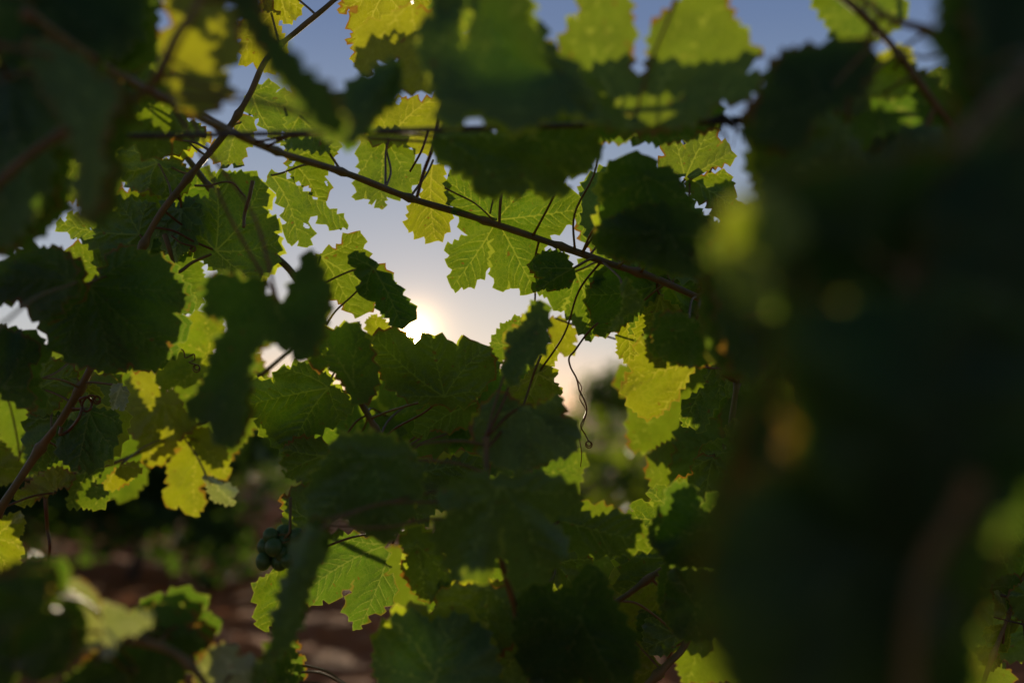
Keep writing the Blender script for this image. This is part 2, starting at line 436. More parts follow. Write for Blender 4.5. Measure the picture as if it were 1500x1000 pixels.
# ------------------------------------------------------------------ shoots: canes given as picture px + depth waypoints
SHOOTS = {}
CANES = []
def shoot(key, label, way, r0, r1, mat='cane', nodes=True, seed=1):
    rnd = random.Random(seed)
    pts = [P(*w_) for w_ in way]
    path = [Vector(p) for p in catmull(pts, 10)]
    n = len(path); ln = [0]
    for i in range(1, n): ln.append(ln[-1] + (path[i] - path[i - 1]).length)
    rads = []
    for i in range(n):
        f = ln[i] / ln[-1]; r = r0 + (r1 - r0) * f
        if nodes:
            q = (ln[i] % 0.075) / 0.075; q = min(q, 1 - q) * 0.075
            r *= (1 + .07 * math.sin(ln[i] * 90 + seed)) * (1 + 0.6 * math.exp(-(q / 0.0045) ** 2))
        rads.append(r)
    root = thing('vine_shoot', label, 'vine shoot', path[0], 'leafy shoots of the grapevine')
    c = tube('cane', path, rads, M[mat], root, 10)
    SHOOTS[key] = dict(root=root, path=path)
    for i, p in enumerate(path): CANES.append((p, key))
    return root

shoot('A', 'long sharp cane rising diagonally from the lower left edge past the sun to the top',
      [(-60, 830, .97), (0, 745, .95), (60, 655, .95), (90, 615, .94), (130, 545, .93), (165, 460, .93), (205, 370, .93), (232, 318, .93), (275, 262, .93), (330, 195, .93), (365, 140, .93), (392, 85, .93), (440, 42, .93), (490, 0, .93), (560, -70, .95)], .0042, .0022, seed=1)
shoot('B', 'cane sloping down rightwards above the sun, carrying the bright veined leaf',
      [(40, 20, .52), (150, 95, .60), (250, 150, .68), (330, 190, .75), (415, 225, .82), (510, 255, .88), (600, 290, .92), (690, 317, .93), (790, 350, .93), (890, 385, .93), (960, 408, .93), (1045, 448, .93), (1130, 500, .92), (1230, 580, .92)], .0027, .0035, seed=2)
shoot('C', 'cane left of the sun, mostly hidden behind the large blurred blue green leaf',
      [(250, 200, 1.02), (320, 290, 1.0), (364, 335, .99), (398, 370, .98), (432, 405, .98), (475, 480, .98), (520, 572, .98), (556, 640, .98), (590, 720, .98), (640, 840, .98), (700, 960, 1.0), (730, 1060, 1.0)], .0030, .0034, seed=3)
shoot('D', 'dark upright cane low in the centre below the star shaped leaf',
      [(712, 640, .76), (714, 700, .75), (726, 786, .74), (743, 850, .75), (770, 950, .78), (790, 1080, .8)], .0022, .0030, seed=4)
shoot('E', 'yellow brown cane at the bottom edge right of centre with sunlit leaf behind it',
      [(1080, 560, .98), (1060, 700, .98), (1040, 850, .97), (1005, 940, .96), (975, 975, .95), (900, 1050, .95)], .0028, .0038, seed=5)
shoot('F', 'near blurred olive cane standing right of the centre, catching sunlight along one side',
      [(1260, 330, .40), (1225, 430, .38), (1190, 525, .36), (1160, 590, .36), (1140, 680, .36), (1125, 800, .36), (1130, 1060, .37)], .0024, .0030, seed=6)
shoot('G', 'very near reddish brown cane blurred in the dark lower right of the picture',
      [(1425, 700, .27), (1395, 760, .27), (1355, 830, .27), (1335, 930, .27), (1330, 1080, .27)], .0022, .0026, 'cane', seed=7)
shoot('H', 'thick blurred brown cane hanging across the upper left corner, nearest to the lens there',
      [(300, -60, .50), (292, 0, .50), (268, 45, .50), (240, 100, .52), (205, 140, .54), (140, 170, .55), (40, 230, .55), (-60, 330, .55)], .0018, .0028, seed=8)
shoot('I', 'shoot along the top edge whose broad two lobed leaf stands against the blue sky',
      [(560, -60, .66), (680, -40, .64), (820, -60, .64), (980, -50, .62), (1100, -60, .6), (1210, -20, .62), (1300, 60, .64), (1400, 190, .66), (1500, 260, .66)], .0022, .0026, seed=9)
shoot('J', 'brown cane curving over the bottom left corner under the pale upturned leaf',
      [(-60, 900, .62), (60, 930, .62), (160, 935, .62), (245, 950, .62), (300, 1000, .62), (330, 1080, .62)], .0024, .0028, seed=10)
shoot('K', 'background shoot behind the cane on the left, hung with bright yellow green sunlit leaves',
      [(-40, 700, 1.18), (60, 700, 1.17), (160, 680, 1.16), (230, 650, 1.16), (300, 615, 1.16), (370, 560, 1.16), (440, 500, 1.16)], .0022, .0026, seed=11)
shoot('L', 'shoot in the shadows at the bottom centre carrying the darkest leaves of the canopy',
      [(520, 1060, .84), (600, 960, .84), (690, 900, .84), (790, 880, .86), (880, 890, .86), (960, 840, .86), (1030, 790, .86), (1090, 700, .88), (1120, 600, .9)], .0024, .0026, seed=12)
shoot('M', 'right edge shoot with small sunlit leaves glimpsed through the dark foliage, lower right',
      [(1560, 760, .96), (1500, 850, .95), (1470, 920, .94), (1440, 1000, .94), (1420, 1080, .94)], .0018, .0024, seed=13)
shoot('N', 'nearest shoot filling the right side of the picture with dark leaves blurred beyond recognition',
      [(1560, 60, .34), (1450, 160, .33), (1360, 280, .32), (1330, 420, .31), (1320, 560, .30), (1300, 720, .31), (1260, 860, .32), (1220, 1060, .33)], .0024, .0028, seed=14)
shoot('O', 'upper right shoot with brown stems and half lit leaves blurred beneath the corner',
      [(1200, -60, .56), (1290, 20, .56), (1365, 50, .56), (1410, 110, .56), (1430, 200, .56), (1400, 330, .56), (1340, 420, .58)], .0020, .0024, seed=15)
shoot('Q', 'nearest shoot on the left edge with dark blue green leaves blurred in the shade',
      [(-90, -20, .50), (-40, 90, .50), (-25, 190, .50), (-30, 330, .50), (-40, 440, .52), (-70, 560, .54)], .0022, .0026, seed=16)

shoot('R', 'added shoot on the far side of the canopy, shading the low centre leaves', [(400, 640, 1.34), (520, 700, 1.34), (640, 740, 1.34), (760, 760, 1.34), (860, 790, 1.34), (960, 850, 1.34)], .0024, .0028, seed=17)  # added to keep sun off the lower canopy
shoot('S', 'added shoot on the far side of the canopy, shading the leaves right of the sun', [(1000, 180, 1.22), (1010, 300, 1.22), (1000, 420, 1.22), (1040, 520, 1.22), (1060, 640, 1.24), (1080, 760, 1.26)], .0024, .0028, seed=18)  # added to darken the foliage on the right
shoot('T', 'added shoot on the far side of the canopy, shading the leaves of the upper left', [(-60, 330, 1.16), (60, 300, 1.16), (120, 180, 1.14), (100, 60, 1.14), (60, -60, 1.14)], .0022, .0026, seed=19)  # added to darken the foliage at the upper left

# ------------------------------------------------------------------ leaf list
ZS = 2.942
ORG = {1: (0, 0), 2: (400, 0), 3: (800, 0), 4: (0, 330), 5: (400, 330), 6: (800, 330), 7: (0, 660), 8: (400, 660), 9: (800, 660), 10: (1000, 0), 11: (1000, 330), 12: (1000, 660), 0: None}
def rp(r, p):
    if r == 0: return p
    return (ORG[r][0] + p[0] / ZS, ORG[r][1] + p[1] / ZS)
LEAVES = []
def L(key, r, J, pts, d, shade=0, **kw):
    v = [(pts[i], pts[i + 1]) for i in range(0, len(pts), 2)]
    LEAVES.append(dict(key=key, J=rp(r, J), pts=[rp(r, p) for p in v], d=d, shade=shade, kw=kw))
def G(key, J, tip, d, wr=1.0, lob=0.5, shade=0, **kw):
    s = kw.get('seed', len(LEAVES) + 11); kw['seed'] = s
    LEAVES.append(dict(key=key, J=J, pts=generic(J, tip, wr, lob, s), d=d, shade=shade, kw=kw))

# --- upper left
L('A', 2, (480, -40), [420,-120,300,-40,283,60,362,28,325,90,345,140,318,195,350,190,345,270,400,250,440,190,540,150,610,140,650,120,612,72,640,90,700,110,760,0,700,-100,560,-150], .97, mat='young')
L('I', 2, (600, 10), [380,110,360,170,375,320,410,330,450,260,540,250,550,380,640,392,690,390,730,300,720,60,560,30,460,90], .80, mat='young', amp=.5)
L('H', 2, (300, 560), [540,255,480,270,420,330,350,340,310,390,240,450,210,540,250,590,340,620,400,560,440,480,530,400,548,320], .60, 1)
L('B', 2, (500, 600), [400,600,390,520,440,460,560,420,640,440,730,400,760,560,700,640,640,660,560,620], .99, mat='young')
L('B', 2, (490, 600), [375,620,370,700,375,760,355,865,400,825,425,885,445,860,470,905,490,850,560,840,600,800,640,760,610,700,575,630,560,580,430,570], 1.0)
L('B', 2, (690, 690), [700,710,740,730,735,800,750,850,760,960,740,1010,700,1040,650,1020,580,990,590,880,650,870,650,760], .965, mat='young')
L('B', 0, (728, 322), [655,262,668,251,700,262,740,255,775,262,798,282,835,275,853,306,842,320,830,330,806,345,795,372,790,400,785,428,772,432,745,412,737,428,723,408,718,393,723,350,714,355,712,398,699,410,686,421,661,422,662,395,656,391,658,374,650,367,685,345,672,318,655,290], .935, tilt=(.15,-.1), wave=.003, amp=.8, seed=5)
L('B', 5, (1295, 185), [1180,110,1260,120,1290,180,1300,190,1290,250,1240,275,1180,270,1135,285,1125,265,1170,225,1140,200,1118,180,1125,145], .90, 1, mat='old', amp=.6)
L('B', 5, (1300, 200), [1135,285,1180,310,1240,375,1262,312,1280,330,1255,370,1300,430,1340,470,1370,505,1385,480,1380,420,1350,330,1340,260,1400,280,1430,150,1350,140,1310,180], .97, amp=.6)
L('E', 5, (1215, 400), [1190,400,1250,400,1290,440,1310,460,1290,510,1305,540,1280,560,1240,550,1200,510,1180,450], 1.06, mat='young')
L('D', 5, (1150, 400), [1150,320,1190,400,1180,520,1150,560,1090,600,1040,690,1000,660,1010,580,1030,520,1000,470,1080,430,1110,370], .78, 1, om='tender')
L('C', 5, (1080, 520), [1000,420,1055,390,1100,410,1110,440,1090,540,1060,560,1040,560,990,580,950,640,925,560,940,500], .98, amp=.7)
L('E', 5, (1140, 640), [1140,560,1180,510,1215,530,1225,570,1200,610,1230,640,1190,655,1250,720,1210,740,1150,770,1120,790,1070,790,1030,750,1015,700,1060,680,1100,640], .96, mat='young', amp=.8)
# leaf under the sun
L('C', 5, (740, 740), [430,470,480,450,550,452,580,482,610,512,635,490,670,465,700,475,730,460,750,490,775,500,790,540,800,500,820,470,850,490,880,500,900,510,930,520,960,600,900,720,860,760,740,780,700,770,560,740,460,640,430,560], .90, 1, om='tender', amp=.7, seed=21)
L('C', 5, (430, 180), [320,130,350,110,400,130,440,190,480,200,530,250,560,300,620,375,622,405,590,420,560,450,530,440,500,400,460,370,440,330,400,320,370,300,380,240,360,180], .88, 1, mat='old', fold=.4, amp=.6)
L('C', 5, (205, 135), [210,120,270,100,340,30,385,40,390,100,430,170,490,190,520,230,500,300,440,340,400,380,340,380,300,340,230,300,200,230,180,150], .95, amp=.8)
L('C', 5, (470, 520), [400,410,430,385,470,400,500,430,515,445,460,455,440,500,445,530,420,555,400,520,410,470], 1.0, mat='young')
L('C', 5, (875, 765), [640,790,760,765,850,755,890,770,875,810,850,860,790,880,740,890,680,880,620,920,610,860], .96, amp=.7)
L('C', 5, (350, 700), [170,440,220,430,260,450,330,420,380,450,420,520,450,640,430,740,380,770,330,730,290,670,240,600,170,620,160,520], .84, 1, om='tender', mat='old', amp=.7, seed=29)
# big teal foreground leaf
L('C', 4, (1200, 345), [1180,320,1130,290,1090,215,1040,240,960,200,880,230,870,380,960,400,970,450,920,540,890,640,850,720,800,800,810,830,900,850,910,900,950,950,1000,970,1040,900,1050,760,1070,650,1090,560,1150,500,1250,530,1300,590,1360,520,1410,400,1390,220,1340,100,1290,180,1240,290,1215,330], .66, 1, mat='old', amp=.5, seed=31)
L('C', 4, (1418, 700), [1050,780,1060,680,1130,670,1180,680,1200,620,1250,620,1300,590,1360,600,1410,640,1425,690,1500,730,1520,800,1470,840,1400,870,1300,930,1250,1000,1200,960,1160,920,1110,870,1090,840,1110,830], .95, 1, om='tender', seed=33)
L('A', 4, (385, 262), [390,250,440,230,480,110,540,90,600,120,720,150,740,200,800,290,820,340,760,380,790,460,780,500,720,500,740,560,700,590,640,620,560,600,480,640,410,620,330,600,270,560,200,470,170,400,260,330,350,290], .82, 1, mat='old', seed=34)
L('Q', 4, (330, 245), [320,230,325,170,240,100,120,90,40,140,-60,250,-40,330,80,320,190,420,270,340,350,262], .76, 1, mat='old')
# R1
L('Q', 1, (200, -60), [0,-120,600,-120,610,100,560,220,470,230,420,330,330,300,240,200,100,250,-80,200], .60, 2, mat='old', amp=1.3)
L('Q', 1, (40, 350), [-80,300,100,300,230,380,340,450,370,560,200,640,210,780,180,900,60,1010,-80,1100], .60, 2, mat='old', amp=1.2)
L('Q', 1, (250, 250), [100,180,240,180,420,330,520,400,480,500,440,620,440,780,410,900,330,960,340,700,300,560], .52, 2, amp=.5)
L('H', 1, (870, 20), [700,-80,690,-50,720,60,740,110,690,190,720,260,745,300,730,400,800,480,900,490,960,440,1010,420,960,300,1040,230,1030,100,940,0,900,-60], .60, mat='young', amp=.6)
L('I', 1, (1150, 0), [930,-60,1080,-60,1140,80,1230,200,1300,300,1440,400,1490,560,1400,570,1280,420,1140,230,1090,120,1020,40], .50, 1, mat='old', amp=.3)
L('A', 1, (1170, 60), [1130,-40,1130,50,1040,90,1010,130,1040,170,1040,240,1060,290,1090,270,1130,290,1160,315,1200,300,1190,260,1240,190,1200,110,1180,40], .95, mat='young')
L('A', 1, (1200, -50), [1130,-60,1260,-40,1300,40,1280,80,1240,105,1200,80,1150,60], .96, mat='young')
L('A', 1, (1085, 400), [1095,385,1130,365,1180,355,1190,400,1250,395,1255,480,1240,560,1220,630,1190,600,1150,560,1115,510,1070,490,1050,440,1075,410], .952, seed=41)
L('A', 1, (1040, 530), [1050,490,1100,540,1090,600,1060,640,1045,690,1040,720,1000,705,980,725,950,700,915,690,900,640,960,600,1000,580], .955)
L('B', 1, (1290, 500), [1270,370,1330,360,1340,390,1400,480,1460,560,1460,650,1300,640,1230,640,1240,560,1230,500], .88)
L('B', 1, (1250, 690), [1230,640,1320,640,1440,640,1440,700,1400,760,1420,830,1380,870,1330,800,1260,770,1240,720], .92)
L('B', 0, (398, 257), [391,258,408,253,435,272,459,292,483,306,505,320,511,330,497,336,478,329,465,316,455,318,452,325,458,335,465,342,455,350,450,363,437,352,421,356,416,344,420,326,417,305,404,283], .935, seed=43)
L('A', 1, (700, 580), [560,450,680,440,700,490,780,520,850,530,890,560,830,620,740,670,690,640,600,600,520,590,500,520], .97, 1, om='tender')
L('A', 1, (680, 700), [510,640,600,620,700,690,760,680,800,730,790,790,720,850,640,820,560,810,510,740], .98, 1, om='tender')
L('A', 1, (600, 1010), [490,850,590,870,640,870,680,900,690,1000,600,1080,470,1100,380,1050,290,1000,240,960,310,950,290,915,350,930,400,890,440,880,520,930], .98, seed=44)
L('A', 1, (930, 1080), [930,750,980,740,1050,740,1130,780,1160,850,1130,890,1150,940,1200,950,1180,1000,1200,1040,1180,1150,1100,1220,960,1180,830,1080,760,1000,720,920,760,900,830,850,900,860,940,800], .97, 1, om='tender', seed=45)
L('A', 1, (780, 900), [700,860,760,900,830,850,870,900,860,980,830,1060,740,1120,680,1000,690,920], .96, 1)
# upper middle
L('B', 2, (735, 440), [700,370,640,260,630,110,700,80,700,-60,820,-60,800,100,800,190,850,180,870,80,860,-60,1110,-60,1120,60,1170,180,1230,240,1330,330,1400,460,1420,510,1250,470,1100,545,1000,545,960,520,900,485,840,490,820,530,740,530], .58, 1, om='tender', amp=.5, seed=51)
L('B', 2, (715, 590), [700,560,830,545,870,560,960,575,1000,540,1250,490,1340,520,1400,580,1420,650,1340,740,1230,720,1280,830,1170,830,1080,760,1085,840,1000,820,900,840,860,760,760,700,690,640], .72, 1, om='tender', amp=.6, seed=52)
L('I', 3, (370, 560), [-50,180,60,220,90,130,110,60,140,90,150,-60,350,-60,375,100,378,200,365,290,400,325,435,300,445,150,490,70,580,0,640,-40,770,-20,810,80,880,150,880,190,935,205,900,260,830,300,870,320,960,320,930,360,850,440,760,430,660,520,500,560,370,570,250,555,180,500,60,440,-40,400], .64, 0, amp=.5, seed=53)
L('B', 0, (880, 165), [800,185,850,160,900,165,940,170,990,165,1050,150,1060,170,1040,190,985,200,930,195,880,200,830,195], .78, 1, mat='old')
L('O', 3, (1200, 420), [1050,210,1180,200,1290,170,1400,200,1420,300,1300,420,1150,500,1100,640,980,620,880,560,900,440,980,340,1000,260], .56, 1, amp=.5, mat='old')
L('I', 3, (1380, 20), [1130,-40,1200,90,1240,170,1330,220,1400,180,1471,150,1560,60,1500,-80,1250,-80], .68, 0, amp=.6)
L('O', 3, (1500, 300), [1260,440,1290,380,1350,310,1400,260,1471,220,1560,200,1600,330,1540,420,1400,420,1370,480,1300,500], .66, 0, amp=.6, mat='young')
L('O', 3, (1210, 480), [1140,480,1180,420,1230,400,1260,440,1250,500,1210,560,1180,680,1130,740,1080,690,1090,620,1150,560], .70, 0, amp=.6, mat='young')
L('B', 3, (600, 772), [590,760,480,710,510,670,490,640,510,600,550,565,580,610,600,640,605,590,640,560,680,525,720,535,740,590,740,630,790,620,800,650,810,690,740,720,690,740], .94, 0, seed=55)
L('B', 3, (620, 770), [600,760,680,755,790,750,810,800,800,880,840,870,850,920,790,960,740,940,690,870,640,860,600,800], .95, 0)
L('B', 3, (430, 760), [310,680,440,670,480,720,550,740,600,800,620,900,560,1000,500,1100,300,1080,230,960,250,860,240,770], .76, 1, om='tender', mat='old', amp=.6)
L('B', 0, (905, 330), [860,262,900,240,1000,290,1040,330,1060,380,1010,410,960,400,900,385,870,360,850,320], .97, 1)
# right of centre
L('B', 6, (470, 260), [230,190,330,170,480,240,480,300,420,350,350,420,280,460,230,480,190,380,180,300], .96, 1, mat='old', amp=.7)
L('B', 6, (490, 300), [480,300,540,340,570,340,560,380,500,400,520,460,470,470,440,480,390,500,380,470,420,370], .96, 0, mat='young')
L('B', 6, (350, 410), [350,420,350,470,380,500,385,570,360,595,310,560,305,520,320,440], .97, 0, mat='young')
L('B', 6, (330, 300), [325,250,360,230,370,280,400,290,420,340,340,390,290,460,270,450,300,400,340,350], .82, 0)
L('E', 6, (650, 600), [440,480,470,540,540,580,600,610,640,600,600,680,540,760,490,820,420,830,370,790,345,740,320,690,370,630,350,600,400,560,390,500], .85, 0, mat='young', amp=.7, seed=61)
L('B', 6, (650, 400), [450,470,490,430,510,370,590,380,640,420,700,400,760,480,720,600,640,610,560,590,480,550], .80, 1, mat='old', amp=.7)
L('E', 6, (725, 600), [700,610,740,620,770,700,750,760,700,830,680,890,640,880,620,840,590,870,580,800,620,740,680,700], .92, 0, amp=.8, seed=62)
L('E', 6, (800, 930), [770,870,820,830,835,860,825,930,800,935,775,900], .93, 0, mat='young', amp=.5)
L('E', 6, (840, 960), [655,975,690,940,720,935,760,920,840,910,930,900,940,960,860,1010,760,1040,690,1010], .93, 0, amp=.7)
L('B', 6, (500, 120), [430,80,480,50,560,20,600,60,560,120,560,180,540,240,480,220,450,180,470,130], .96, 0, amp=.6)
L('B', 6, (530, 40), [220,20,240,100,420,150,600,215,700,200,760,60,640,-60,400,-80], .72, 1, mat='old', amp=.5)
# lower right of centre
L('E', 9, (720, 30), [640,30,700,20,760,40,770,120,740,200,700,270,660,240,650,180,600,160,540,150,630,100], .93, 0, amp=.8)
L('L', 9, (560, 300), [500,145,560,170,560,300,480,330,380,340,340,280,380,260,370,220,430,220,460,240,440,170], .92, 0, amp=.8)
L('D', 9, (60, 300), [120,200,150,260,200,290,330,270,460,360,470,400,300,450,80,420,0,400,-10,250,60,180], .82, 0, amp=.5)
L('L', 9, (700, 330), [540,250,560,170,640,150,660,240,700,280,760,190,840,260,860,400,760,480,620,500,520,480,470,380], .76, 1, mat='old', amp=.6)
L('L', 9, (42, 490), [80,425,160,430,200,470,190,520,150,560,130,620,60,620,10,650,-40,560,-20,480], .92, 0, amp=.9)
L('E', 9, (535, 460), [310,450,400,450,520,450,510,500,470,560,400,580,310,610,300,560,320,530,300,500,320,490], .90, 1, om='tender', amp=.8)
L('E', 9, (540, 560), [285,560,310,610,400,575,480,540,540,590,510,660,560,720,570,790,520,750,440,720,430,830,420,850,370,840,350,760,310,700,290,640], .98, 0, mat='young', amp=.9)
L('L', 9, (150, 720), [-60,560,60,650,130,620,160,560,240,520,290,640,350,750,400,860,380,960,330,1040,150,980,0,1050,-100,940,-120,740], .74, 1, mat='old', amp=.7)
L('L', 9, (560, 790), [430,720,520,740,560,800,550,860,480,880,420,850], .93, 1, amp=.6)
L('L', 9, (640, 660), [510,620,540,510,640,500,780,560,800,680,760,780,660,820,560,800,520,700], .80, 1, mat='old', amp=.6)
L('E', 9, (520, 900), [400,860,470,890,460,930,500,920,480,980,380,1060,300,1020,380,960], 1.02, 0, mat='young')
L('E', 9, (140, 940), [100,895,150,920,160,960,220,980,200,1040,60,1060,30,975,110,985], 1.0, 0, mat='young')
L('E', 9, (760, 780), [770,770,820,790,880,770,930,830,930,900,860,920,800,870,770,820], .94, 0, amp=.8)
# centre bottom
L('C', 8, (430, 20), [230,30,150,150,140,260,160,330,290,280,350,330,430,370,510,390,560,320,610,220,650,100,600,0,480,-60,330,-60,260,-40], .72, 1, om='tender', amp=.6, seed=71)
L('C', 8, (515, 398), [480,380,400,375,250,360,190,400,160,440,130,520,115,570,95,650,170,665,215,640,240,660,300,600,350,555,340,610,310,660,325,715,370,770,410,710,440,700,465,710,480,670,520,630,545,600,530,570,490,530,485,480], .935, 0, tilt=(-.3,.1), seed=72, mat='old')
L('C', 7, (1400, 330), [1205,200,1240,195,1280,150,1400,170,1420,330,1300,365,1240,365,1215,310,1225,260], .93, 0, amp=.9)
L('C', 7, (1400, 20), [1215,40,1240,20,1220,-10,1290,-60,1400,-40,1420,60,1360,100,1310,170,1300,130,1250,120,1225,100], .95, 0, amp=.9)
L('C', 7, (1290, 460), [1110,560,1160,530,1240,500,1290,520,1280,600,1240,700,1170,740,1145,780,1110,760,1095,690,1110,660,1080,650,1095,610], .88, 0, amp=.9)
L('D', 7, (1350, 350), [1300,370,1360,330,1400,450,1330,560,1290,700,1260,830,1180,900,1130,1010,1060,1080,1150,900,1190,760,1210,600,1260,500], .64, 2, fold=.5)
L('D', 8, (985, 150), [940,120,880,90,820,130,760,150,700,200,720,240,780,250,740,290,690,340,660,380,700,400,690,450,740,450,760,520,800,570,850,560,900,580,940,540,960,470,975,390,985,330,1000,400,1010,480,1020,560,1080,600,1120,570,1170,580,1190,510,1240,470,1270,420,1250,360,1200,310,1170,270,1230,270,1290,240,1320,180,1270,140,1200,110,1100,100,1030,110], .70, 0, amp=.7, seed=75, wave=.009)
L('D', 5, (1085, 780), [860,850,930,760,1010,720,1060,780,1130,790,1250,740,1250,820,1320,880,1290,980,1200,1010,1100,1060,980,1040,900,1000,860,920], .78, 1, om='tender', amp=.6, seed=76)
L('L', 8, (620, 400), [540,390,600,330,690,380,740,470,770,560,720,620,650,650,590,590,550,500,580,450], .82, 1, om='tender', amp=.8)
L('L', 8, (700, 1000), [430,900,450,800,510,760,500,720,620,690,680,740,800,700,900,760,960,900,980,1050,700,1120,480,1060], .74, 1, om='tender', amp=.8)
L('L', 8, (920, 580), [700,620,760,590,880,570,960,590,1080,600,1160,640,1140,740,1000,860,900,960,760,860,720,720], .80, 1, om='tender', amp=.8)
L('C', 8, (700, 560), [655,620,700,600,730,650,725,700,690,690,655,680], .95, 0)
L('C', 8, (560, 120), [560,60,640,40,700,60,860,20,940,60,830,150,760,230,700,250,640,330,610,300,620,200], .90, 1, om='tender', amp=.7)
# left lower
L('K', 4, (900, 560), [700,470,760,420,880,370,960,400,970,460,920,540,880,640,830,690,760,690,700,720,670,640,690,580,740,560], 1.12, 0, mat='young', amp=.8)
L('K', 4, (700, 760), [490,790,540,700,560,650,640,620,690,650,690,700,760,720,800,800,850,850,760,930,740,1000,640,1040,600,930,540,880], 1.16, 0, mat='young', amp=.8)
L('K', 7, (860, -40), [640,60,645,20,780,-10,720,80,730,150,700,200,740,250,770,235,840,285,880,240,885,200,860,160,900,90,940,120,990,110,980,30,960,-60,880,-100,790,-90,720,-30], 1.16, 0, mat='young', amp=.7, seed=81)
L('A', 4, (175, 700), [120,600,200,580,300,590,340,640,330,690,270,740,230,800,150,820,100,760,130,690], .95, 1, om='tender', amp=.8)
L('A', 4, (385, 800), [370,790,430,790,500,800,525,860,490,960,420,1050,330,1060,250,1000,240,900,330,840], .91, 1, om='tender', amp=.7, mat='old')
L('A', 4, (250, 820), [120,830,200,800,250,850,260,920,240,1000,150,1060,110,960], .97, 1)
L('A', 4, (520, 690), [480,690,515,680,555,710,550,745,530,800,515,780,485,795], .90, 0, mat='pale', amp=.5)
L('A', 4, (375, 700), [375,695,410,685,440,720,445,745,400,735,370,712], .96, 0, mat='young', amp=.4)
L('J', 4, (10, 700), [-80,440,40,450,130,480,180,560,130,600,120,700,160,800,60,760,0,720,-80,700], .80, 1, mat='old', amp=.7)
L('K', 4, (-40, 600), [-80,560,0,560,60,570,135,605,100,620,0,615,-80,610], 1.1, 0, mat='young', amp=.3)
L('K', 7, (-40, 60), [-80,-60,0,-40,60,20,105,75,70,120,0,150,-80,160], 1.1, 0, mat='young', amp=.6)
L('K', 7, (-30, 380), [-60,280,30,285,60,270,100,275,100,350,70,380,105,420,80,470,90,500,60,525,-60,540], 1.02, 0, mat='young')
L('K', 7, (240, 180), [130,140,190,90,260,70,320,100,310,150,250,160,180,200,90,240,60,200], 1.0, 0, mat='young')
L('K', 7, (380, 60), [300,190,330,100,380,60,430,50,440,100,400,130,470,190,460,220,420,255,350,240,290,245], 1.0, 0)
L('K', 7, (520, 60), [440,150,490,90,560,50,610,50,615,75,560,130,500,165,450,170], 1.05, 0, mat='young')
L('K', 7, (890, 110), [880,100,900,110,960,140,1020,160,1020,185,990,200,1010,235,960,225,920,215], 1.12, 0, mat='pale', fold=.8, amp=.5)
# bottom left foreground
L('J', 7, (180, 660), [-80,560,0,530,100,515,200,530,215,560,205,650,160,720,60,760,-80,780], .52, 2, mat='old', amp=.4)
L('J', 7, (300, 830), [295,560,330,545,380,570,430,640,445,740,440,800,400,860,350,820,310,740,280,680], .60, 0, mat='pale', amp=.5, fold=.6)
L('J', 7, (250, 800), [100,700,200,650,250,660,320,720,330,850,260,960,130,1000,60,900], .56, 1, mat='old', amp=.4)
L('J', 7, (-60, 900), [-80,740,60,760,120,850,80,960,0,1060,-80,1060], .58, 2, mat='old', amp=.4)
L('J', 7, (460, 760), [440,650,510,670,560,700,640,690,660,720,600,780,520,800,460,900,440,860,455,760], .58, 0, mat='pale', amp=.5)
L('J', 7, (740, 800), [560,700,650,690,700,655,800,680,850,720,800,745,870,780,905,840,840,880,800,960,740,1050,560,1080,480,1000,480,860], .66, 2, mat='old', amp=.6, seed=91)
L('J', 7, (1000, 960), [830,940,870,880,900,845,980,830,1035,850,1020,880,1100,880,1125,920,1110,1000,1020,1060,860,1060], .68, 0, mat='pale', amp=.8)
L('D', 7, (1230, 1000), [1200,900,1230,880,1275,920,1230,950,1290,970,1280,1010,1300,1060,1200,1080,1150,1000], .80, 2, mat='old')
L('J', 7, (350, 990), [260,1000,340,940,420,920,480,960,520,1040,400,1090,260,1080], .60, 2, mat='old', amp=.5)
# right foreground, very near and dark
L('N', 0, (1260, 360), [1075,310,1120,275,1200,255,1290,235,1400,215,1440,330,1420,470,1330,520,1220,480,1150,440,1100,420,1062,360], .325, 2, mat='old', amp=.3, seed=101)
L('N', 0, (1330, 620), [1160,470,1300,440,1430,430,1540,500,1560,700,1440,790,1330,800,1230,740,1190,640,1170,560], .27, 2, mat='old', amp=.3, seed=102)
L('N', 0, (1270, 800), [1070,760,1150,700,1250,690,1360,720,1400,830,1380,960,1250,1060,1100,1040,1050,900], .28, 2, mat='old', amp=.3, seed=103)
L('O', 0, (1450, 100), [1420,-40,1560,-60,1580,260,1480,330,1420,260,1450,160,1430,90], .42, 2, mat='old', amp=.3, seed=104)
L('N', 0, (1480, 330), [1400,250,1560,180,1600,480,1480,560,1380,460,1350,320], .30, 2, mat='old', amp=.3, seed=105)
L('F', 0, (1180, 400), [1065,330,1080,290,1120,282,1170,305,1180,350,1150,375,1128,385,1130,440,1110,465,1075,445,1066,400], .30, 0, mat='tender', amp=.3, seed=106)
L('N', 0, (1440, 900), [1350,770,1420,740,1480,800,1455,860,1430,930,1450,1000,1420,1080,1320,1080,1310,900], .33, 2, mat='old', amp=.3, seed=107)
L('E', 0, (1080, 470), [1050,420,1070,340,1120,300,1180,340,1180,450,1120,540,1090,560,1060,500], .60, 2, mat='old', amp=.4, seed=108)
L('F', 0, (1120, 700), [1110,600,1130,560,1170,600,1200,700,1210,800,1130,860,1080,830,1060,760,1090,700], .38, 2, mat='old', amp=.4, seed=109)
